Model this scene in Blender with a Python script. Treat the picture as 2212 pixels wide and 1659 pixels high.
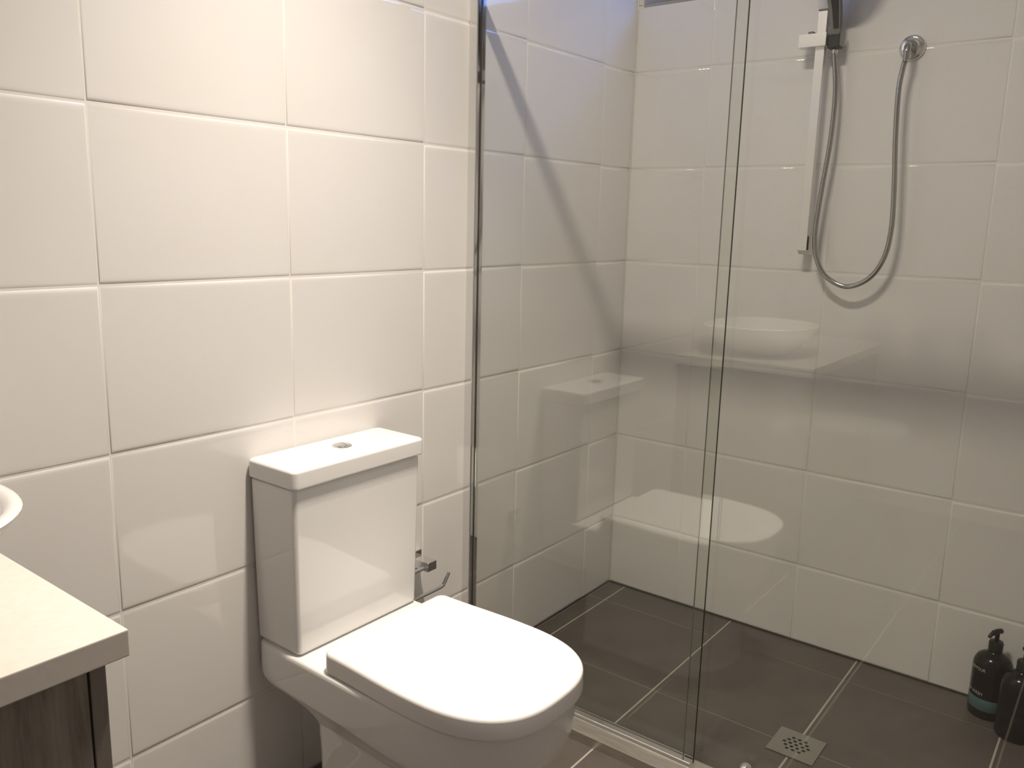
import bpy, bmesh, math, random
from mathutils import Vector, Matrix
random.seed(7)
S = bpy.context.scene
for o in list(bpy.data.objects):
    bpy.data.objects.remove(o, do_unlink=True)
COL = S.collection

# ------------------------------------------------------------------ camera
XC, XG, CEIL = 1.782, 0.976, 2.63          # shower wall, glass line, ceiling height (metres)
YF, XL = -2.30, -1.40                      # wall behind the camera, far left wall
cam_d = bpy.data.cameras.new('camera')
cam = bpy.data.objects.new('camera', cam_d)
COL.objects.link(cam)
cam_d.sensor_fit = 'HORIZONTAL'
cam_d.sensor_width = 36.0
cam_d.lens = 29.421
cam_d.clip_start = 0.02
rx, ux, fx = ((0.609257, -0.792588, 0.024717), (0.137531, 0.136314, 0.981073), (0.780955, 0.594326, -0.192056))
cam.matrix_world = Matrix(((rx[0], ux[0], -fx[0], -0.70739),
                           (rx[1], ux[1], -fx[1], -1.42801),
                           (rx[2], ux[2], -fx[2], 1.27598),
                           (0, 0, 0, 1)))
S.camera = cam

# ------------------------------------------------------------------ world (dusk sky seen through the high window) + exposure
w = bpy.data.worlds.new('dusk_sky')
S.world = w
w.use_nodes = True
bg = w.node_tree.nodes['Background']
bg.inputs[0].default_value = (0.14, 0.27, 0.80, 1)
bg.inputs[1].default_value = 9.5
S.view_settings.view_transform = 'Standard'
S.view_settings.look = 'None'
S.view_settings.exposure = 0.0
S.view_settings.gamma = 1.0
S.view_settings.use_curve_mapping = False
LAMP_POWER = (5.1, 3.5)   # watts of each of the three ceiling lamps: wide spill, reflector beam
LAMP_COLOR = (1.0, 0.885, 0.755)
LAMP_SPREAD = (172.0, 80.0)

# ------------------------------------------------------------------ materials
def mat(name, base, rough=0.5, metal=0.0, spec=0.5, coat=0.0):
    m = bpy.data.materials.new(name)
    m.use_nodes = True
    p = m.node_tree.nodes['Principled BSDF']
    p.inputs['Base Color'].default_value = (*base, 1)
    p.inputs['Roughness'].default_value = rough
    p.inputs['Metallic'].default_value = metal
    p.inputs['Specular IOR Level'].default_value = spec
    p.inputs['Coat Weight'].default_value = coat
    p.inputs['Coat Roughness'].default_value = 0.03
    return m

def nodes(m):
    nt = m.node_tree
    return nt, nt.nodes, nt.links, nt.nodes['Principled BSDF']

def noise(N, L, scale, detail=3.0, rough=0.5, vec=None, coord='Object', stretch=None):
    t = N.new('ShaderNodeTexCoord')
    n = N.new('ShaderNodeTexNoise')
    n.inputs['Scale'].default_value = scale
    n.inputs['Detail'].default_value = detail
    n.inputs['Roughness'].default_value = rough
    if stretch:
        mp = N.new('ShaderNodeMapping')
        mp.inputs['Scale'].default_value = stretch
        L.new(t.outputs[coord], mp.inputs['Vector'])
        L.new(mp.outputs[0], n.inputs['Vector'])
    else:
        L.new(t.outputs[coord], n.inputs['Vector'])
    return n

def ramp(N, L, src, stops):
    r = N.new('ShaderNodeValToRGB')
    e = r.color_ramp.elements
    while len(e) < len(stops):
        e.new(0.5)
    for k, (pos, c) in enumerate(stops):
        e[k].position = pos
        e[k].color = (*c, 1)
    L.new(src, r.inputs[0])
    return r

def bump(N, L, src, p, strength, dist):
    b = N.new('ShaderNodeBump')
    b.inputs['Strength'].default_value = strength
    b.inputs['Distance'].default_value = dist
    L.new(src, b.inputs['Height'])
    L.new(b.outputs[0], p.inputs['Normal'])

M = {}
# glazed wall tile: warm white, gentle glaze ripple
m = M['tile'] = mat('glazed_wall_tile', (0.84, 0.82, 0.79), 0.06, spec=0.5)
nt, N, L, p = nodes(m)
n1 = noise(N, L, 5.0, 2.0)
r1 = ramp(N, L, n1.outputs['Fac'], [(0.3, (0.835, 0.815, 0.785)), (0.7, (0.85, 0.835, 0.81))])
L.new(r1.outputs[0], p.inputs['Base Color'])
n2 = noise(N, L, 9.0, 1.0)
bump(N, L, n2.outputs['Fac'], p, 0.025, 0.01)
M['grout'] = mat('wall_grout', (0.86, 0.84, 0.80), 0.85)
# floor tile: dark taupe porcelain
m = M['floor_tile'] = mat('taupe_porcelain_floor_tile', (0.12, 0.10, 0.09), 0.42)
nt, N, L, p = nodes(m)
n1 = noise(N, L, 7.0, 5.0, 0.6)
r1 = ramp(N, L, n1.outputs['Fac'], [(0.3, (0.086, 0.073, 0.064)), (0.7, (0.116, 0.100, 0.088))])
L.new(r1.outputs[0], p.inputs['Base Color'])
n2 = noise(N, L, 160.0, 2.0)
bump(N, L, n2.outputs['Fac'], p, 0.05, 0.002)
M['floor_grout'] = mat('floor_grout', (0.42, 0.375, 0.32), 0.9)
M['silicone_dark'] = mat('dark_silicone', (0.045, 0.038, 0.030), 0.6)
M['silicone_white'] = mat('pale_silicone', (0.74, 0.71, 0.66), 0.4)
m = M['plaster'] = mat('painted_plaster', (0.62, 0.60, 0.57), 0.7)
nt, N, L, p = nodes(m)
n1 = noise(N, L, 60.0, 3.0)
bump(N, L, n1.outputs['Fac'], p, 0.06, 0.003)
M['ceiling'] = mat('ceiling_paint', (0.87, 0.86, 0.845), 0.8)
m = M['ceramic'] = mat('white_vitreous_china', (0.86, 0.85, 0.83), 0.06, coat=0.3)
nt, N, L, p = nodes(m)
n1 = noise(N, L, 6.0, 1.0)
bump(N, L, n1.outputs['Fac'], p, 0.03, 0.01)
M['seat_plastic'] = mat('white_seat_plastic', (0.86, 0.85, 0.83), 0.16)
M['chrome'] = mat('polished_chrome', (0.80, 0.80, 0.80), 0.05, metal=1.0)
m = M['brushed'] = mat('brushed_nickel', (0.86, 0.855, 0.84), 0.34, metal=0.92)
nt, N, L, p = nodes(m)
n1 = noise(N, L, 40.0, 3.0, stretch=(30, 30, 0.4))
bump(N, L, n1.outputs['Fac'], p, 0.08, 0.001)
m = M['sill'] = mat('satin_anodised_aluminium', (0.56, 0.53, 0.48), 0.30, metal=0.85)
nt, N, L, p = nodes(m)
n1 = noise(N, L, 14.0, 3.0, stretch=(8, 1, 8))
r1 = ramp(N, L, n1.outputs['Fac'], [(0.3, (0.50, 0.47, 0.42)), (0.7, (0.62, 0.59, 0.53))])
L.new(r1.outputs[0], p.inputs['Base Color'])
M['hose_metal'] = mat('steel_hose_wire', (0.46, 0.45, 0.43), 0.14, metal=1.0)
M['black_plastic'] = mat('black_plastic', (0.012, 0.013, 0.012), 0.35)
M['grey_plastic'] = mat('grey_satin_metal', (0.22, 0.23, 0.22), 0.25, metal=0.8)
M['recess_dark'] = mat('painted_recess_dark', (0.006, 0.006, 0.005), 0.8)  # near-black paint for the shade in the drain pit; also colours the carcass
M['grate'] = mat('stainless_grate', (0.32, 0.31, 0.28), 0.42, metal=0.6)
m = M['worktop'] = mat('cream_stone_worktop', (0.79, 0.74, 0.67), 0.28)
nt, N, L, p = nodes(m)
n1 = noise(N, L, 90.0, 4.0)
r1 = ramp(N, L, n1.outputs['Fac'], [(0.3, (0.77, 0.72, 0.65)), (0.7, (0.81, 0.765, 0.70))])
L.new(r1.outputs[0], p.inputs['Base Color'])
m = M['wood'] = mat('grey_brown_wood_laminate', (0.2, 0.17, 0.14), 0.5)
nt, N, L, p = nodes(m)
n1 = noise(N, L, 22.0, 6.0, 0.65, stretch=(3.0, 3.0, 0.22))
r1 = ramp(N, L, n1.outputs['Fac'], [(0.3, (0.15, 0.125, 0.105)), (0.5, (0.27, 0.235, 0.20)), (0.72, (0.36, 0.32, 0.28))])
L.new(r1.outputs[0], p.inputs['Base Color'])
bump(N, L, n1.outputs['Fac'], p, 0.12, 0.002)
m = M['wood_dark'] = mat('dark_wood_laminate', (0.1, 0.085, 0.07), 0.5)
nt, N, L, p = nodes(m)
n1 = noise(N, L, 22.0, 6.0, 0.65, stretch=(3.0, 3.0, 0.22))
r1 = ramp(N, L, n1.outputs['Fac'], [(0.3, (0.20, 0.172, 0.148)), (0.7, (0.27, 0.235, 0.205))])
L.new(r1.outputs[0], p.inputs['Base Color'])
M['bottle'] = mat('black_glossy_bottle', (0.007, 0.007, 0.006), 0.16, spec=0.3)
M['teal'] = mat('teal_label_band', (0.075, 0.165, 0.165), 0.35)
M['print'] = mat('pale_label_print', (0.62, 0.60, 0.54), 0.5)
M['window_frame'] = mat('grey_window_frame', (0.30, 0.28, 0.26), 0.4)

def glass_mat(name, tint, f0=0.055):
    m = bpy.data.materials.new(name)
    m.use_nodes = True
    nt = m.node_tree
    N, L = nt.nodes, nt.links
    N.clear()
    out = N.new('ShaderNodeOutputMaterial')
    lw = N.new('ShaderNodeLayerWeight')
    lw.inputs['Blend'].default_value = 0.5
    pw = N.new('ShaderNodeMath'); pw.operation = 'POWER'; pw.inputs[1].default_value = 5.0
    ml = N.new('ShaderNodeMath'); ml.operation = 'MULTIPLY_ADD'
    ml.inputs[1].default_value = 1 - f0; ml.inputs[2].default_value = f0
    L.new(lw.outputs['Facing'], pw.inputs[0]); L.new(pw.outputs[0], ml.inputs[0])
    tr = N.new('ShaderNodeBsdfTransparent'); tr.inputs[0].default_value = (*tint, 1)
    gl = N.new('ShaderNodeBsdfGlossy'); gl.inputs['Roughness'].default_value = 0.0
    gl.inputs[0].default_value = (1, 1, 1, 1)
    mx = N.new('ShaderNodeMixShader')
    L.new(ml.outputs[0], mx.inputs[0]); L.new(tr.outputs[0], mx.inputs[1]); L.new(gl.outputs[0], mx.inputs[2])
    L.new(mx.outputs[0], out.inputs[0])
    return m
M['glass'] = glass_mat('toughened_glass', (0.987, 0.994, 0.977))
M['glass_edge_pale'] = mat('pale_green_glass_edge', (0.20, 0.22, 0.19), 0.3)
M['glass_edge'] = mat('dark_green_glass_edge', (0.012, 0.018, 0.012), 0.2)
M['window_glass'] = glass_mat('window_glass', (0.97, 0.98, 0.97))

def emit_mat(name, col, power):
    m = bpy.data.materials.new(name)
    m.use_nodes = True
    nt = m.node_tree
    nt.nodes.clear()
    o = nt.nodes.new('ShaderNodeOutputMaterial')
    e = nt.nodes.new('ShaderNodeEmission')
    e.inputs[0].default_value = col
    e.inputs[1].default_value = power
    nt.links.new(e.outputs[0], o.inputs[0])
    return m
M['lamp'] = emit_mat('lit_lamp_lens', (*LAMP_COLOR, 1), 30.0)

# ------------------------------------------------------------------ helpers
def link(name, me, material=None, parent=None, loc=None):
    o = bpy.data.objects.new(name, me)
    COL.objects.link(o)
    if material is not None and me is not None and not me.materials:
        me.materials.append(material)
    if parent is not None:
        o.parent = parent
    if loc is not None:
        o.location = loc
    return o

def mesh(bm, name='m', smooth=None):
    me = bpy.data.meshes.new(name)
    bmesh.ops.recalc_face_normals(bm, faces=bm.faces[:])
    if smooth is not None:
        for f in bm.faces:
            f.smooth = True
        for e in bm.edges:
            if len(e.link_faces) == 2 and e.calc_face_angle(0) > math.radians(smooth):
                e.smooth = False
    bm.to_mesh(me)
    bm.free()
    return me

def thing(name, label, cat, loc=(0, 0, 0), group=None):
    o = link(name, None, loc=loc)
    tag(o, label, cat, group)
    return o

def tag(o, label, cat, group=None):
    o['label'] = label
    o['category'] = cat
    if group:
        o['group'] = group
    return o

def struct(o, label=None, cat=None):
    o['kind'] = 'structure'
    if label:
        o['label'] = label
    if cat:
        o['category'] = cat
    return o

def box(x0, x1, y0, y1, z0, z1, bev=0.0, seg=2, smooth=40, bm=None):
    own = bm is None
    b = bmesh.new()
    bmesh.ops.create_cube(b, size=1.0)
    for v in b.verts:
        v.co = Vector(((x0 + x1) / 2 + v.co.x * (x1 - x0), (y0 + y1) / 2 + v.co.y * (y1 - y0), (z0 + z1) / 2 + v.co.z * (z1 - z0)))
    if bev > 0:
        bmesh.ops.bevel(b, geom=b.edges[:], offset=bev, segments=seg, profile=0.5, affect='EDGES')
    return mesh(b, 'bevelled' if bev > 0 else 'box', smooth if bev > 0 else None)

def weighted(o):
    w_ = o.modifiers.new('weighted_normal', 'WEIGHTED_NORMAL')
    w_.mode = 'FACE_AREA'
    w_.weight = 100
    w_.keep_sharp = True
    return o

def part(name, me, m, parent, label=None, wn=False):
    o = link(name, me, M[m] if isinstance(m, str) else m, parent)
    if wn or me.name.startswith('bevelled'):
        weighted(o)
    if label:
        o['label'] = label
    return o

def loft(slices, cap0=True, cap1=True, closed=True, smooth=35):
    b = bmesh.new()
    rings = [[b.verts.new(q) for q in s] for s in slices]
    n = len(slices[0])
    for a, c in zip(rings[:-1], rings[1:]):
        for i in range(n if closed else n - 1):
            j = (i + 1) % n
            b.faces.new((a[i], a[j], c[j], c[i]))
    if cap0:
        b.faces.new(rings[0][::-1])
    if cap1:
        b.faces.new(rings[-1])
    return mesh(b, 'loft', smooth)

def lathe(profile, n=32, axis='Z', center=(0, 0, 0), smooth=35):
    sl = []
    for r, h in profile:
        ring = []
        for k in range(n):
            a = 2 * math.pi * k / n
            c, s = math.cos(a) * r, math.sin(a) * r
            q = {'Z': (c, s, h), 'X': (h, c, s), 'Y': (c, h, s)}[axis]
            ring.append(Vector(q) + Vector(center))
        sl.append(ring)
    return loft(sl, smooth=smooth)

def catmull(pts, n):
    pts = [Vector(p_) for p_ in pts]
    P = [2 * pts[0] - pts[1]] + pts + [2 * pts[-1] - pts[-2]]
    out = []
    for i in range(1, len(P) - 2):
        for k in range(n):
            t = k / n
            a, b_, c, d = P[i - 1], P[i], P[i + 1], P[i + 2]
            out.append(0.5 * ((2 * b_) + (c - a) * t + (2 * a - 5 * b_ + 4 * c - d) * t * t + (3 * b_ - a - 3 * c + d) * t ** 3))
    out.append(pts[-1])
    return out

def tube(path, rad, n=12, smooth=40):
    """rad: number or list per path point"""
    path = [Vector(q) for q in path]
    sl = []
    up = Vector((0.123, 0.9, 0.31)).normalized()
    for i, q in enumerate(path):
        t = (path[min(i + 1, len(path) - 1)] - path[max(i - 1, 0)]).normalized()
        s = up - t * up.dot(t)
        s.normalize()
        up = s
        c = t.cross(s)
        r = rad[i] if isinstance(rad, (list, tuple)) else rad
        sl.append([q + (s * math.cos(2 * math.pi * k / n) + c * math.sin(2 * math.pi * k / n)) * r for k in range(n)])
    return loft(sl, smooth=smooth)

# cushion-edged tile lying in the local X (width) / Y (height) plane, face towards +Z
def tile_mesh(wd, ht, th, r=0.007, inner=0.013):
    def ring(ins, z):
        ix = ins * 0.35          # upright edges are only lightly rounded
        return [(ix, ins, z), (wd - ix, ins, z), (wd - ix, ht - ins, z), (ix, ht - ins, z)]
    d = 0.34 * r
    rr = [(0.0, 0.0), (0.0, th - d), (0.16 * r, th - 0.62 * d), (0.42 * r, th - 0.28 * d), (0.70 * r, th - 0.07 * d), (1.0 * r, th), (min(inner, wd * 0.3, ht * 0.3), th)]
    b = bmesh.new()
    R_ = [[b.verts.new(q) for q in ring(*x)] for x in rr]
    for a, c in zip(R_[:-1], R_[1:]):
        for i in range(4):
            j = (i + 1) % 4
            b.faces.new((a[i], a[j], c[j], c[i]))
    b.faces.new(R_[-1])
    for f in b.faces:
        f.smooth = True
    me = bpy.data.meshes.new('tile')
    b.to_mesh(me)
    b.free()
    return me

TILE_CACHE = {}
def put_tile(parent, u0, u1, v0, v1, mtx, material, gap=0.0024, gu=None, th=0.008, name='tile', r=0.0075):
    gu = gap if gu is None else gu
    g = gap / 2
    wd, ht = round(u1 - u0 - gu, 5), round(v1 - v0 - gap, 5)
    if wd < 0.004 or ht < 0.004:
        return
    key = (wd, ht, th, material.name, r)
    if key not in TILE_CACHE:
        me = tile_mesh(wd, ht, th, r)
        me.materials.append(material)
        TILE_CACHE[key] = me
    o = link(name, TILE_CACHE[key], None, parent)
    j = Matrix.Translation(Vector((u0 + gu / 2, v0 + g, random.uniform(-0.00015, 0.00015))))
    tilt = Matrix.Rotation(random.gauss(0, 0.0006), 4, 'X') @ Matrix.Rotation(random.gauss(0, 0.0006), 4, 'Y')
    o.matrix_local = mtx @ j @ tilt
    return o

# ------------------------------------------------------------------ the room
TH = 0.008            # tile thickness; tile faces lie on Y=0 and X=XC
ROW0, TW, THT = 1.4488, 0.4, 0.3
zs = [0.0] + [round(ROW0 - THT * k, 4) for k in range(4, -4, -1)]
zs = [z for z in zs if z < CEIL] + [CEIL]

# back wall (behind the toilet), faces -Y
wb = struct(link('wall_back', box(XL - 0.1, XC + 0.28, 0.0016, 0.12, -0.05, CEIL), M['grout']))
mt_back = Matrix(((1, 0, 0, 0), (0, 0, -1, TH), (0, 1, 0, 0), (0, 0, 0, 1)))
xs = [XL] + [round(TW * k, 4) for k in range(-3, 5)] + [XC - 0.001]
for i in range(len(xs) - 1):
    for j in range(len(zs) - 1):
        put_tile(wb, xs[i], xs[i + 1], zs[j], zs[j + 1], mt_back, M['tile'])

# shower wall, faces -X, with a high strip window
WY0, WY1, WZ0, WZ1 = -0.90, -0.020, 1.947, 2.42
WT = 0.28             # thickness of the outside wall
bmw = bmesh.new()
def addbox(bm, x0, x1, y0, y1, z0, z1):
    r_ = bmesh.ops.create_cube(bm, size=1.0)
    for v in r_['verts']:
        v.co = Vector(((x0 + x1) / 2 + v.co.x * (x1 - x0), (y0 + y1) / 2 + v.co.y * (y1 - y0), (z0 + z1) / 2 + v.co.z * (z1 - z0)))
gx = XC + 0.0016
addbox(bmw, gx, XC + WT, YF - 0.1, 0.12, -0.05, WZ0)
addbox(bmw, gx, XC + WT, YF - 0.1, 0.12, WZ1, CEIL)
addbox(bmw, gx, XC + WT, WY1, 0.12, WZ0, WZ1)
addbox(bmw, gx, XC + WT, YF - 0.1, WY0, WZ0, WZ1)
wr = struct(link('wall_right', mesh(bmw, 'wall_right'), M['grout']))
mt_right = Matrix(((0, 0, -1, XC + TH), (-1, 0, 0, 0), (0, 1, 0, 0), (0, 0, 0, 1)))   # local x runs along -Y
ys = [0.001, 0.264, 0.664, 1.064, 1.464, 1.864, 2.264, -YF]
for i in range(len(ys) - 1):
    for j in range(len(zs) - 1):
        a0, a1, b0, b1 = ys[i], ys[i + 1], zs[j], zs[j + 1]
        if b1 <= WZ0 or a0 >= -WY0:
            put_tile(wr, a0, a1, b0, b1, mt_right, M['tile'], gu=0.0014)
            continue
        # tiles cut round the window opening
        if b0 < WZ0:
            put_tile(wr, a0, a1, b0, WZ0 + 0.001, mt_right, M['tile'])
        if b1 > WZ1:
            put_tile(wr, a0, a1, max(b0, WZ1), b1, mt_right, M['tile'])
        if a1 > -WY0 + 0.01:
            put_tile(wr, -WY0, a1, max(b0, WZ0), min(b1, WZ1), mt_right, M['tile'])
        if a0 < -WY1:
            put_tile(wr, a0, -WY1, max(b0, WZ0), min(b1, WZ1), mt_right, M['tile'])

struct(link('wall_left', box(XL - 0.1, XL, YF - 0.1, 0.0, -0.05, CEIL), M['plaster']))
struct(link('wall_front', box(XL, XC, YF - 0.1, YF, -0.05, CEIL), M['plaster']))
struct(link('ceiling', box(XL - 0.1, XC + 0.28, YF - 0.1, 0.12, CEIL, CEIL + 0.08), M['ceiling']))

# window, set deep in the outside wall
WX = XC + 0.17
win = struct(link('window_1', None, loc=(WX, (WY0 + WY1) / 2, WZ0)))
cy, cz = (WY0 + WY1) / 2, WZ0
def wbox(x0, x1, y0, y1, z0, z1):
    return box(x0 - WX, x1 - WX, y0 - cy, y1 - cy, z0 - cz, z1 - cz, 0.002, 1)
fw, fb = 0.045, 0.138
for a in ((WY0, WY0 + fw, WZ0, WZ1), (WY1 - fw, WY1, WZ0, WZ1), (WY0 + fw, WY1 - fw, WZ0, WZ0 + fb), (WY0 + fw, WY1 - fw, WZ1 - fw, WZ1)):
    part('window_frame', wbox(WX, WX + 0.06, *a), 'window_frame', win)
for a in ((WY0, WY0 + 0.008, WZ0, WZ1), (WY1 - 0.008, WY1, WZ0, WZ1), (WY0 + 0.008, WY1 - 0.008, WZ0, WZ0 + 0.008), (WY0 + 0.008, WY1 - 0.008, WZ1 - 0.008, WZ1)):
    part('reveal_lining', wbox(XC + 0.001, WX - 0.001, *a), 'window_frame', win)
part('window_pane', wbox(WX + 0.03, WX + 0.035, WY0 + fw, WY1 - fw, WZ0 + fb, WZ1 - fw), 'window_glass', win)

# floor: grout bed + tiles
fl = struct(link('floor', box(XL, XC, YF, 0.0, -0.06, -0.0012), M['floor_grout']))
SILL0, SILL1 = 0.907, 0.990
mt_floor = Matrix.Translation((0, 0, -TH))
def floor_field(xe, ye):
    for i in range(len(xe) - 1):
        for j in range(len(ye) - 1):
            put_tile(fl, xe[i], xe[i + 1], ye[j], ye[j + 1], mt_floor, M['floor_tile'], gap=0.0055, gu=0.003, name='floor_tile', r=0.0012)
ysh = [YF] + [round(-0.067 - 0.4 * k, 4) for k in range(5, -1, -1)] + [-0.004]
floor_field([SILL1 - 0.012, 1.24, 1.64, XC - 0.004], ysh)
yba = [YF] + [round(-0.080 - 0.4 * k, 4) for k in range(5, -1, -1)] + [-0.004]
floor_field([XL] + [round(0.66 - 0.4 * k, 4) for k in range(5, -1, -1)] + [SILL0 + 0.012], yba)

# silicone lines
struct(link('trim_1', box(SILL1, XC - 0.001, -0.0045, -0.0005, 0.0, 0.004), M['silicone_dark']))
struct(link('trim_2', box(XC - 0.005, XC - 0.0005, YF, -0.0045, 0.0, 0.004), M['silicone_dark']))
struct(link('trim_3', tube([(XC - 0.0012, -0.0012, 0.004), (XC - 0.0012, -0.0012, 1.94)], 0.0026, 8), M['silicone_white']))

# ------------------------------------------------------------------ ceiling light: three lamps in a row
LX, LY, LZ = 0.355, -0.640, CEIL
t = thing('ceiling_light', 'white ceiling light fitting with three small oblong lamps in a row', 'ceiling light', (LX, LY, LZ))
part('housing', box(-0.085, 0.085, -0.165, 0.165, -0.022, 0.0, 0.006), 'ceiling', t)
for k in (-1, 0, 1):
    bz = part('bezel', box(-0.052, 0.052, k * 0.1 - 0.034, k * 0.1 + 0.034, -0.027, -0.0225, 0.002, 1), 'chrome', t)
    part('lamp', box(-0.040, 0.040, k * 0.1 - 0.024, k * 0.1 + 0.024, -0.0285, -0.0275), 'lamp', t, 'glowing lamp lens')
    for q in (0, 1):
        ld = bpy.data.lights.new('lamp_light', 'AREA')
        ld.shape = 'RECTANGLE'
        ld.size, ld.size_y = 0.080, 0.048
        ld.energy = LAMP_POWER[q]
        ld.color = LAMP_COLOR
        ld.spread = math.radians(LAMP_SPREAD[q])
        lo = bpy.data.objects.new('lamp_light', ld)
        COL.objects.link(lo)
        lo.parent = t
        lo.location = (0, k * 0.1, -0.030 - 0.0005 * q)

# ------------------------------------------------------------------ toilet
TX = 0.459
def dshape(z, hb, hm, yb, ysd, yf, ex=2.7, rc=0.02, n_side=8, n_front=36, n_back=5):
    """D outline (counter-clockwise seen from above, starting at back left): straight back, tapered sides, rounded front"""
    pts = []
    for k in range(n_back + 1):                       # back-left corner
        a = math.radians(90 + 90 * k / n_back)
        pts.append((-hb + rc + rc * math.cos(a), yb - rc + rc * math.sin(a)))
    y0 = yb - rc
    for k in range(1, n_side):
        f = k / n_side
        s = f * f * (3 - 2 * f)
        pts.append((-(hb + (hm - hb) * s), y0 + (ysd - y0) * f))
    for k in range(n_front + 1):                      # front superellipse
        a = math.pi + math.pi * k / n_front
        c, s = math.cos(a), math.sin(a)
        x = hm * math.copysign(abs(c) ** (2 / ex), c)
        y = ysd + (ysd - yf) * math.copysign(abs(s) ** (2 / ex), s)
        pts.append((x, y))
    for k in range(n_side - 1, 0, -1):
        f = k / n_side
        s = f * f * (3 - 2 * f)
        pts.append(((hb + (hm - hb) * s), y0 + (ysd - y0) * f))
    for k in range(n_back + 1):
        a = math.radians(0 + 90 * k / n_back)
        pts.append((hb - rc + rc * math.cos(a), yb - rc + rc * math.sin(a)))
    return [Vector((x, y, z)) for x, y in pts]

toilet = thing('toilet', 'white close-coupled toilet with closed lid beside the glass shower screen', 'toilet', (TX, 0, 0))
# pan: columns z, hb, hm, yb, ysd, yf, exponent
prof = [(0.384, 0.170, 0.172, -0.010, -0.43, -0.648, 2.6), (0.3835, 0.174, 0.177, -0.006, -0.43, -0.654, 2.6), (0.380, 0.1775, 0.1805, -0.003, -0.435, -0.658, 2.6),
        (0.355, 0.178, 0.181, -0.002, -0.435, -0.659, 2.6),
        (0.330, 0.178, 0.181, -0.002, -0.435, -0.658, 2.6), (0.308, 0.177, 0.180, -0.004, -0.435, -0.656, 2.6), (0.294, 0.174, 0.179, -0.022, -0.434, -0.652, 2.6),
        (0.284, 0.169, 0.177, -0.075, -0.433, -0.648, 2.5), (0.273, 0.164, 0.173, -0.118, -0.432, -0.642, 2.5), (0.258, 0.158, 0.166, -0.142, -0.430, -0.633, 2.5),
        (0.240, 0.152, 0.156, -0.155, -0.427, -0.618, 2.4), (0.215, 0.151, 0.152, -0.157, -0.423, -0.602, 2.4), (0.17, 0.149, 0.150, -0.158, -0.418, -0.588, 2.4),
        (0.09, 0.148, 0.149, -0.158, -0.415, -0.578, 2.4), (0.012, 0.150, 0.151, -0.156, -0.415, -0.580, 2.4), (0.0, 0.152, 0.153, -0.154, -0.415, -0.582, 2.4)]
def interp_prof(pr, n):
    out = []
    for i in range(len(pr) - 1):
        a, b_ = pr[max(i - 1, 0)], pr[i]
        c, d = pr[i + 1], pr[min(i + 2, len(pr) - 1)]
        for k in range(n):
            tt = k / n
            out.append(tuple(0.5 * (2 * b_[q] + (c[q] - a[q]) * tt + (2 * a[q] - 5 * b_[q] + 4 * c[q] - d[q]) * tt ** 2 + (3 * b_[q] - a[q] - 3 * c[q] + d[q]) * tt ** 3) if q else b_[q] + (c[q] - b_[q]) * tt for q in range(7)))
    out.append(pr[-1])
    return out
sl = [dshape(z, hb, hm, yb, ysd, yf, ex, 0.03) for z, hb, hm, yb, ysd, yf, ex in interp_prof(prof, 3)]
part('pan', loft(sl, smooth=60), 'ceramic', toilet)
# seat ring edge and wrap-over lid
def d_stack(rows, dome=None):
    sl = []
    for z, ins in rows:
        sl.append(dshape(z, 0.176 - ins, 0.184 - ins, -0.216 - ins, -0.44, -0.673 + ins, 2.7, max(0.022 - ins, 0.006)))
    return sl
seat_rows = [(0.3845, 0.010), (0.3855, 0.008), (0.396, 0.008), (0.397, 0.009)]
part('seat', loft(d_stack(seat_rows), smooth=50), 'seat_plastic', toilet)
lid_rows = [(0.3878, 0.006), (0.3879, 0.0022), (0.3888, 0.0006), (0.391, 0.0), (0.4215, 0.0006), (0.4252, 0.0016), (0.4278, 0.0034), (0.4294, 0.0060), (0.4301, 0.0092), (0.4305, 0.014), (0.4312, 0.045), (0.4318, 0.09), (0.4320, 0.14)]
part('seat_lid', loft(d_stack(lid_rows), smooth=60), 'seat_plastic', toilet, wn=True)
for s in (-1, 1):
    part('hinge', lathe([(0.0, 0.383), (0.014, 0.383), (0.014, 0.400), (0.011, 0.404), (0.0, 0.405)], 20, 'Z', (s * 0.075, -0.196, 0)), 'chrome', toilet)
# tank
def rrect(hx, y0, y1, z, r, n=6):
    pts = []
    for cx, cy_, a0 in ((-hx + r, y1 - r, 90), (-hx + r, y0 + r, 180), (hx - r, y0 + r, 270), (hx - r, y1 - r, 0)):
        for k in range(n + 1):
            a = math.radians(a0 + 90 * k / n)
            pts.append(Vector((cx + r * math.cos(a), cy_ + r * math.sin(a), z)))
    return pts
sl = []
for z, hx, yf, r in ((0.3842, 0.164, -0.134, 0.010), (0.3885, 0.165, -0.135, 0.010), (0.3892, 0.1685, -0.1385, 0.010), (0.3915, 0.1705, -0.1405, 0.010), (0.396, 0.1710, -0.1410, 0.010), (0.50, 0.1735, -0.1425, 0.010), (0.62, 0.1755, -0.1445, 0.010), (0.735, 0.1772, -0.1462, 0.010), (0.7405, 0.1768, -0.1458, 0.010), (0.7425, 0.1745, -0.1435, 0.010), (0.7428, 0.170, -0.139, 0.010), (0.7485, 0.170, -0.139, 0.010)):
    sl.append(rrect(hx, yf, -0.003, z, r))
part('tank', loft(sl, smooth=60), 'ceramic', toilet, wn=True)
sl = []
for z, ins in ((0.7478, 0.006), (0.7480, 0.002), (0.7492, 0.0004), (0.752, 0.0), (0.7795, 0.0003), (0.7825, 0.0012), (0.7848, 0.0030), (0.7861, 0.0056), (0.7867, 0.009), (0.7870, 0.014), (0.7873, 0.04), (0.7874, 0.065)):
    sl.append(rrect(0.1835 - ins, -0.1555 + ins, -0.0025 - min(ins, 0.02), z, max(0.013 - ins * 0.5, 0.004)))
part('tank_lid', loft(sl, smooth=60), 'ceramic', toilet, wn=True)
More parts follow.
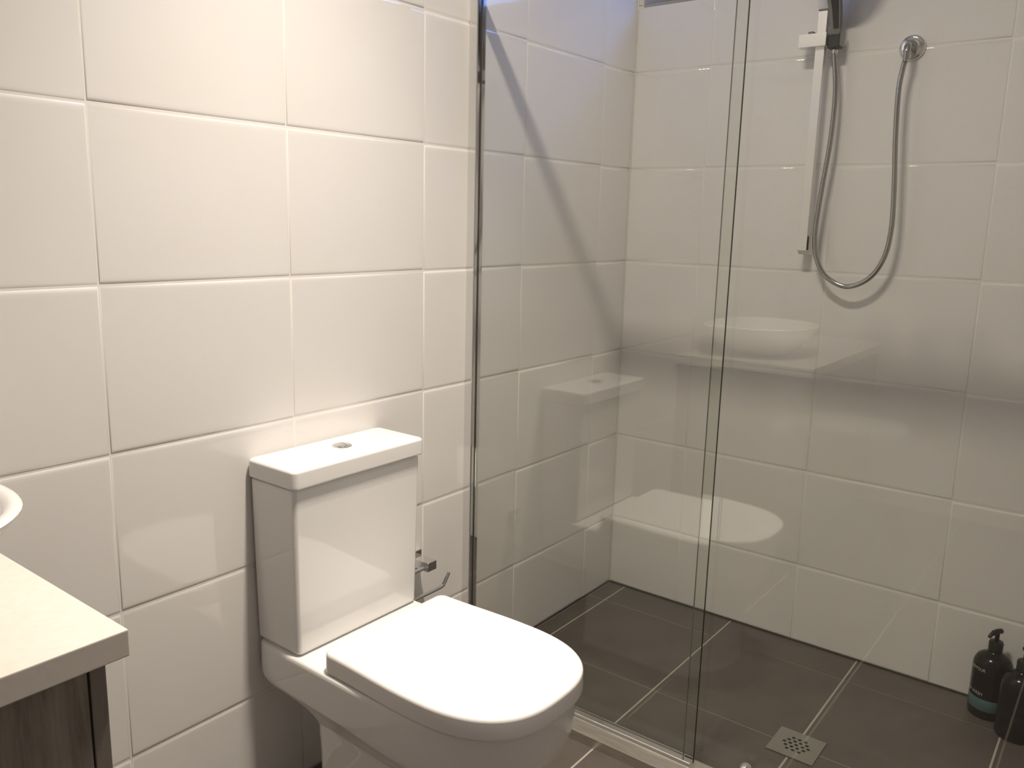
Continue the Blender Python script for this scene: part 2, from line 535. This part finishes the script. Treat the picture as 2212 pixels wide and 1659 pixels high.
btn = part('flush_button', lathe([(0.0, 0.786), (0.0215, 0.786), (0.0215, 0.7895), (0.0205, 0.7908), (0.0185, 0.7912), (0.0, 0.7912)], 40, 'Z', (0.004, -0.080, 0)), 'chrome', toilet, 'round chrome dual flush button')
for s in (-1, 1):
    b = bmesh.new()
    ring = []
    rings = []
    for rr_, zz in ((0.0172, 0.7911), (0.0168, 0.7920), (0.011, 0.7938), (0.004, 0.7946)):
        vs = []
        for k in range(17):
            a = math.radians(-90 + 180 * k / 16)
            vs.append(b.verts.new((0.004 + s * (0.0006 + rr_ * max(0.0, math.cos(a))), -0.080 + rr_ * math.sin(a), zz)))
        rings.append(vs)
    for a_, c_ in zip(rings[:-1], rings[1:]):
        for k in range(16):
            b.faces.new((a_[k], a_[k + 1], c_[k + 1], c_[k]))
        b.faces.new((a_[16], a_[0], c_[0], c_[16]))
    b.faces.new(rings[-1])
    hb_ = part('button_half', mesh(b, 'half', 40), 'chrome', btn)
    hb_.parent = btn

# ------------------------------------------------------------------ toilet roll holder on the wall behind the toilet
tr = thing('toilet_roll_holder', 'empty chrome toilet roll holder half hidden behind the toilet tank', 'roll holder', (0.765, 0, 0.405))
part('wall_plate', box(-0.026, 0.026, -0.006, 0.0, -0.026, 0.026, 0.001, 1), 'chrome', tr)
part('post', box(-0.016, 0.016, -0.068, -0.006, -0.008, 0.016, 0.001, 1), 'chrome', tr)
pth = catmull([(-0.014, -0.058, 0.003), (-0.060, -0.058, 0.001), (-0.072, -0.058, -0.012), (-0.073, -0.058, -0.056), (-0.062, -0.058, -0.070), (-0.035, -0.058, -0.071), (0.02, -0.058, -0.071), (0.047, -0.058, -0.070), (0.056, -0.058, -0.064), (0.074, -0.058, -0.040)], 6)
part('rod', tube(pth, 0.0050, 12), 'chrome', tr)

# ------------------------------------------------------------------ vanity
VX1, VX0, VYF, VZ = -0.271, -1.17, -0.500, 0.752
van = thing('vanity_cabinet', 'grey-brown wood-grain vanity cabinet under the cream worktop', 'cabinet', ((VX0 + VX1) / 2, -0.25, 0))
vcx = (VX0 + VX1) / 2
def vbox(x0, x1, y0, y1, z0, z1, bev=0.0):
    return box(x0 - vcx, x1 - vcx, y0 + 0.25, y1 + 0.25, z0, z1, bev, 1)
part('side_panel', vbox(VX1 - 0.019, VX1, VYF, -0.002, 0.10, VZ, 0.0008), 'wood_dark', van)
part('side_panel', vbox(VX0, VX0 + 0.019, VYF, -0.002, 0.10, VZ, 0.0008), 'wood_dark', van)
part('carcass', vbox(VX0 + 0.019, VX1 - 0.019, VYF + 0.022, -0.002, 0.10, VZ), 'recess_dark', van)
part('kickboard', vbox(VX0 + 0.02, VX1 - 0.02, VYF + 0.06, VYF + 0.076, 0.0, 0.10), 'wood_dark', van)
dw = (VX1 - VX0 - 0.038 - 0.012) / 3
for k in range(3):
    x1 = VX1 - 0.019 - 0.003 - k * (dw + 0.003)
    d = part('door', vbox(x1 - dw, x1, VYF, VYF + 0.018, 0.104, VZ - 0.002, 0.0008), 'wood', van)
wt = tag(weighted(link('worktop', box(-0.485, 0.485, -0.256, 0.256, -0.0175, 0.0175, 0.0025, 2), M['worktop'], loc=(-0.247 - 0.485, -0.2575, 0.7695))), 'cream square-edged vanity worktop carrying the white basin', 'worktop')

# vessel basin
bs = thing('basin', 'white vessel basin standing on the cream worktop', 'basin', (-0.491, -0.227, 0.787))
def oval(a, b_, z, ex=2.25, n=64):
    pts = []
    for k in range(n):
        t_ = 2 * math.pi * k / n
        c, s = math.cos(t_), math.sin(t_)
        pts.append(Vector((a * math.copysign(abs(c) ** (2 / ex), c), b_ * math.copysign(abs(s) ** (2 / ex), s), z)))
    return pts
rows = [(0.105, 0.095, 0.0), (0.115, 0.105, 0.004), (0.150, 0.132, 0.028), (0.190, 0.158, 0.066), (0.220, 0.178, 0.102), (0.236, 0.190, 0.124), (0.2405, 0.1935, 0.1295), (0.2415, 0.1945, 0.133), (0.2390, 0.1920, 0.1362), (0.232, 0.185, 0.1372), (0.2250, 0.178, 0.1358), (0.219, 0.172, 0.128), (0.200, 0.158, 0.092), (0.165, 0.130, 0.058), (0.11, 0.09, 0.032), (0.03, 0.03, 0.024)]
bw = part('bowl', loft([oval(r_[0] * 0.973, r_[1] * 1.028, r_[2] * 0.864) for r_ in rows], smooth=60), 'ceramic', bs)
part('waste', lathe([(0.0, 0.0205), (0.022, 0.0205), (0.022, 0.0225), (0.018, 0.0245), (0.0, 0.0245)], 24, 'Z'), 'chrome', bs)

# ------------------------------------------------------------------ shower screen: fixed pane + framing
GT = 0.006
FIX_Y = -0.713
scr = thing('shower_screen', 'fixed clear glass shower panel in chrome channels beside the toilet', 'shower screen', (XG, 0, 0))
# chrome wall channel: a U profile with the pane gasket in the middle
b = bmesh.new()
pr = [(-0.0155, 0.0), (-0.0155, -0.021), (-0.0148, -0.0238), (-0.0125, -0.0255), (-0.0035, -0.0255), (-0.0028, -0.0245), (-0.0028, -0.012), (0.0048, -0.012), (0.0048, -0.0245), (0.0055, -0.0255), (0.0165, -0.0255), (0.0180, -0.0240), (0.0185, -0.021), (0.0185, 0.0)]
part('wall_channel', loft([[Vector((x, y, z)) for x, y in pr] for z in (0.028, 1.815)], smooth=30), 'chrome', scr, 'polished chrome wall channel', wn=True)
part('gasket', box(-0.0026, 0.0046, -0.0235, -0.0125, 0.028, 1.815), 'silicone_dark', scr)
def pane(name, y0, y1, x, z0, z1, parent):
    o = part(name, box(x - GT / 2, x + GT / 2, y0, y1, z0, z1), 'glass', parent)
    return o
gp = pane('glass_pane', FIX_Y, -0.0240, 0.001, 0.0285, 1.8175, scr)
part('pane_edge', box(0.001 - GT / 2 + 0.0004, 0.001 + GT / 2 - 0.0004, FIX_Y - 0.0008, FIX_Y, 0.0285, 1.8175), 'glass_edge', gp, 'dark polished glass edge')
part('header_rail', box(-0.014, 0.014, YF + 0.001, -0.001, 1.818, 1.845, 0.002), 'chrome', scr)
# sill and bottom channel
prs = [(SILL0 - XG, 0.0), (SILL0 - XG, 0.0245), (SILL0 - XG + 0.0025, 0.0272), (-0.022, 0.028), (-0.0205, 0.0285), (SILL1 - XG - 0.002, 0.0285), (SILL1 - XG, 0.0265), (SILL1 - XG, 0.0)]
part('sill', loft([[Vector((x, y, z)) for x, z in prs] for y in (YF + 0.001, -0.001)], smooth=30), 'sill', scr, 'satin aluminium floor sill', wn=True)
prc = [(-0.0215, 0.0285), (-0.0200, 0.0350), (-0.0180, 0.0362), (-0.0025, 0.0362), (-0.0025, 0.030), (0.0045, 0.030), (0.0045, 0.0355), (0.0085, 0.0355), (0.0085, 0.0285)]
part('bottom_channel', loft([[Vector((x, y, z)) for x, z in prc] for y in (FIX_Y, -0.026)], smooth=30), 'chrome', scr, wn=True)
# sliding door behind it
DX = 0.024
door = thing('shower_door', 'sliding clear glass shower door overlapping the fixed panel', 'shower door', (XG, 0, 0))
dp = pane('glass_pane', -1.78, FIX_Y + 0.036, DX, 0.0125, 1.85, door)
part('pane_edge', box(DX - GT / 2 + 0.0004, DX + GT / 2 - 0.0004, FIX_Y + 0.036, FIX_Y + 0.0366, 0.0125, 1.85), 'glass_edge_pale', dp)
for hy in (-0.78, -1.70):
    part('roller_hanger', box(DX - 0.009, DX + 0.009, hy - 0.02, hy + 0.02, 1.8505, 1.872, 0.002, 1), 'chrome', door)
part('bottom_seal', box(DX - 0.005, DX + 0.005, -1.78, FIX_Y + 0.036, 0.0005, 0.012), 'silicone_white', door)
gd = part('guide_knob', lathe([(0.0, -0.034), (0.006, -0.0335), (0.0115, -0.030), (0.0150, -0.024), (0.0160, -0.018), (0.0155, -0.012), (0.012, -0.006), (0.007, -0.003), (0.007, 0.0)], 28, 'X', (DX - GT / 2, -0.838, 0.064)), 'chrome', door, 'round chrome guide knob')

# ------------------------------------------------------------------ shower rail, handset, hose, wall outlet
BY = -0.609
rail = thing('shower_rail', 'brushed flat shower rail fixed upright on the tiled shower wall', 'shower rail', (XC, BY, 1.20))
part('bar', box(-0.060, -0.042, -0.0125, 0.0125, 0.012, 0.655, 0.0012, 2), 'brushed', rail)
part('end_cap', box(-0.0615, -0.0405, -0.0122, 0.0122, 0.6552, 0.660, 0.001, 1), 'grey_plastic', rail)
ft = bmesh.new()
part('foot_bracket', loft([[Vector(q) for q in ring] for ring in (
    [(-0.0615, -0.0125, 0.052), (-0.0615, 0.0125, 0.052), (-0.0, 0.0125, 0.052), (-0.0, -0.0125, 0.052)],
    [(-0.0615, -0.0125, 0.012), (-0.0615, 0.0125, 0.012), (-0.0, 0.0125, 0.012), (-0.0, -0.0125, 0.012)],
    [(-0.046, -0.0125, 0.0), (-0.046, 0.0125, 0.0), (-0.0, 0.0125, 0.0), (-0.0, -0.0125, 0.0)])], smooth=20), 'brushed', rail)
part('top_bracket', box(-0.0420, -0.0, -0.0115, 0.0115, 0.615, 0.648, 0.0015, 1), 'brushed', rail)
sd = part('slider', box(-0.074, -0.036, -0.019, 0.056, 0.562, 0.596, 0.0012, 2), 'brushed', rail, 'sliding bracket')
part('clamp_knob', box(-0.050, -0.034, 0.024, 0.040, 0.5965, 0.607, 0.0015, 1), 'grey_plastic', sd)
part('cradle', box(-0.062, -0.030, -0.052, -0.0195, 0.556, 0.590, 0.002, 1), 'black_plastic', sd, 'dark handset cradle')
part('cradle_rim', box(-0.066, -0.028, -0.0555, -0.0525, 0.560, 0.600, 0.001, 1), 'grey_plastic', sd)

hs = thing('hand_shower', 'dark grey stick hand shower hanging in the rail bracket', 'hand shower', (XC - 0.046, BY - 0.036, 1.795))
def slab(path, wy, wx):
    sl = []
    for (x, y, z), a, b_ in zip(path, wy, wx):
        sl.append([Vector((x - b_, y - a, z)), Vector((x - b_, y + a, z)), Vector((x + b_, y + a, z)), Vector((x + b_, y - a, z))])
    return sl
pth = [(0, 0, -0.003), (-0.002, 0.0005, 0.01), (-0.012, 0.004, 0.06), (-0.036, 0.010, 0.13), (-0.065, 0.014, 0.20), (-0.075, 0.015, 0.225)]
part('body', loft(slab(pth, [0.0105, 0.0125, 0.016, 0.020, 0.022, 0.022], [0.009, 0.010, 0.010, 0.010, 0.010, 0.009]), smooth=30), 'grey_plastic', hs)
pth2 = [(x - 0.0108, y - 0.003, z) for x, y, z in pth[1:]]
part('face_inlay', loft(slab(pth2, [0.0065, 0.0085, 0.012, 0.014, 0.014], [0.0012] * 5), smooth=30), 'black_plastic', hs, 'black inlay strip')
hd_ = part('spray_head', lathe([(0.0, -0.012), (0.060, -0.012), (0.073, -0.009), (0.076, -0.002), (0.072, 0.006), (0.050, 0.013), (0.0, 0.016)], 48, 'Z', (0, 0, 0)), 'grey_plastic', hs)
hd_.location = (-0.100, -0.020, 0.186)
hd_.rotation_euler = (0.0, math.radians(-58), 0.0)
part('spray_face', lathe([(0.0, -0.0135), (0.056, -0.0135), (0.058, -0.0122), (0.0, -0.0122)], 40, 'Z'), 'black_plastic', hd_)
part('hose_nut', lathe([(0.0, -0.052), (0.0075, -0.052), (0.0095, -0.046), (0.0095, -0.044), (0.0085, -0.0400), (0.0, -0.0400)], 20, 'Z'), 'chrome', hs)

EY, EZ = -0.833, 1.748
hp = [(-0.6450, 1.7420), (-0.6590, 1.6412), (-0.6590, 1.5189), (-0.6485, 1.3940), (-0.6410, 1.2917), (-0.6425, 1.2270), (-0.6575, 1.1740), (-0.6900, 1.1350), (-0.7442, 1.1167), (-0.7996, 1.1446), (-0.8330, 1.2031), (-0.8440, 1.2838), (-0.8400, 1.3931), (-0.8310, 1.5127), (-0.8250, 1.6302), (-0.8275, 1.6850), (-0.8325, 1.7130)]
path = []
hd = [0.046, 0.050, 0.052, 0.052, 0.052, 0.052, 0.052, 0.052, 0.052, 0.053, 0.056, 0.060, 0.064, 0.066, 0.062, 0.056, 0.054]
for (y, z), d_ in zip(hp, hd):
    path.append((XC - d_, y, z))
path = catmull(path, 24)
dense = []
for a, c in zip(path[:-1], path[1:]):
    n_ = max(1, int((c - a).length / 0.0016))
    for q in range(n_):
        dense.append(a + (c - a) * (q / n_))
dense.append(path[-1])
rads = [0.0074 if (k // 1) % 2 == 0 else 0.0065 for k in range(len(dense))]
hose = tag(link('shower_hose', tube(dense, rads, 12, smooth=80), M['hose_metal']), 'ribbed chrome shower hose hanging in a long loop on the wall', 'hose')

el = thing('wall_outlet', 'round chrome wall elbow where the shower hose meets the tiles', 'wall outlet', (XC, EY, EZ))
part('flange', lathe([(0.0, 0.0), (0.0325, 0.0), (0.0330, -0.004), (0.0315, -0.0085), (0.0270, -0.0125), (0.0250, -0.0128), (0.0240, -0.0115), (0.0195, -0.0120), (0.0165, -0.016), (0.0, -0.016)], 48, 'X'), 'chrome', el)
part('elbow', tube(catmull([(-0.014, 0, 0), (-0.030, 0, 0), (-0.048, 0, -0.004), (-0.054, 0, -0.016), (-0.054, 0.0, -0.022)], 6), 0.0092, 20), 'hose_metal', el)
part('hose_nut', lathe([(0.0, 0.010), (0.0085, 0.010), (0.0085, -0.004), (0.0078, -0.010), (0.0, -0.010)], 20, 'Z', (-0.054, 0.0, -0.026)), 'hose_metal', el)

# ------------------------------------------------------------------ floor drain
dr = thing('floor_drain', 'square metal floor drain with a round cluster of holes in the shower floor', 'drain', (1.240, -0.8695, 0.0))
b = bmesh.new()
H = 0.0575
edges = []
def loop(pts):
    vs = [b.verts.new((x, y, 0)) for x, y in pts]
    for i in range(len(vs)):
        edges.append(b.edges.new((vs[i], vs[(i + 1) % len(vs)])))
loop([(-H, -H), (H, -H), (H, H), (-H, H)])
holes = []
P_ = 0.0150
for r_, cnt in ((-2, 3), (-1, 4), (0, 5), (1, 4), (2, 3)):
    for k in range(cnt):
        holes.append((r_ * P_ * 0.866, (k - (cnt - 1) / 2) * P_))
for hx_, hy_ in holes:
    loop([(hx_ + 0.0048 * math.cos(2 * math.pi * k / 10), hy_ + 0.0048 * math.sin(2 * math.pi * k / 10)) for k in range(10)])
bmesh.ops.triangle_fill(b, use_beauty=True, use_dissolve=False, edges=edges)
ex_ = bmesh.ops.extrude_face_region(b, geom=b.faces[:])
for v in ex_['geom']:
    if isinstance(v, bmesh.types.BMVert):
        v.co.z += 0.0018
for v in b.verts:
    v.co.z += 0.0012
part('grate', mesh(b, 'grate'), 'grate', dr)
part('pit_shade_disc', lathe([(0.0, 0.0004), (0.040, 0.0004), (0.040, 0.0010), (0.0, 0.0010)], 32), 'recess_dark', dr)  # flat black disc painted as the shade seen through the grate holes

# ------------------------------------------------------------------ bottles
def text_on_cylinder(txt, size, radius, ang_end, z, parent, name='lettering'):
    cu = bpy.data.curves.new('txt', 'FONT')
    cu.body = txt
    cu.size = size
    cu.align_x = 'RIGHT'
    cu.resolution_u = 2
    to = bpy.data.objects.new('txt', cu)
    COL.objects.link(to)
    dg = bpy.context.evaluated_depsgraph_get()
    me = bpy.data.meshes.new_from_object(to.evaluated_get(dg))
    bpy.data.objects.remove(to, do_unlink=True)
    bm = bmesh.new()
    bm.from_mesh(me)
    bmesh.ops.subdivide_edges(bm, edges=[e for e in bm.edges if abs(e.verts[0].co.x - e.verts[1].co.x) > size * 0.3], cuts=1)
    bmesh.ops.triangulate(bm, faces=bm.faces[:])
    for v in bm.verts:
        a = ang_end + v.co.x * 0.85 / radius
        v.co = Vector((math.cos(a) * radius, math.sin(a) * radius, z + v.co.y))
    m2 = bpy.data.meshes.new('lettering')
    bm.to_mesh(m2)
    bm.free()
    part(name, m2, 'print', parent)

def bottle(name, label, loc, labelled, turn):
    t = thing(name, label, 'bottle', loc, 'pump bottles in the shower corner')
    Rb = 0.0475
    bd = part('body', lathe([(0.0, 0.0), (Rb - 0.006, 0.0), (Rb - 0.001, 0.004), (Rb, 0.010), (Rb, 0.140), (Rb - 0.002, 0.152), (Rb - 0.009, 0.165), (Rb - 0.020, 0.173), (0.019, 0.177), (0.0165, 0.180), (0.0165, 0.184), (0.0, 0.184)], 48), 'bottle', t)
    part('collar', lathe([(0.0, 0.1842), (0.0175, 0.1842), (0.0175, 0.206), (0.0155, 0.2095), (0.008, 0.211), (0.0, 0.211)], 28), 'black_plastic', t)
    part('stem', lathe([(0.0, 0.211), (0.0055, 0.211), (0.0055, 0.232), (0.0, 0.232)], 16), 'black_plastic', t)
    c, s = math.cos(turn), math.sin(turn)
    nz = [(-0.013 * c, -0.013 * s, 0.236), (0.0, 0, 0.2375), (0.016 * c, 0.016 * s, 0.2355), (0.027 * c, 0.027 * s, 0.2305), (0.031 * c, 0.031 * s, 0.2245)]
    part('spout', tube(catmull(nz, 4), [0.0070] * 9 + [0.0052] * 4 + [0.0044] * 4, 12), 'black_plastic', t)
    if labelled:
        part('label_band', lathe([(Rb + 0.0003, 0.0245), (Rb + 0.0005, 0.0248), (Rb + 0.0005, 0.0562), (Rb + 0.0003, 0.0565)], 48), 'teal', bd, 'teal label band')
        face = math.atan2(-1.428 + 1.215, -0.707 - 1.722)
        text_on_cylinder('BAYOUR', 0.0125, Rb + 0.0004, face - math.radians(18), 0.133, bd)
        text_on_cylinder('BODY WASH', 0.0125, Rb + 0.0004, face - math.radians(18), 0.066, bd)
    return t
bottle('pump_bottle', 'black pump bottle with a teal band against the shower wall', (1.722, -1.220, 0), True, math.radians(150))
bottle('pump_bottle', 'plain black pump bottle at the right edge of the picture', (1.652, -1.294, 0), False, math.radians(200))
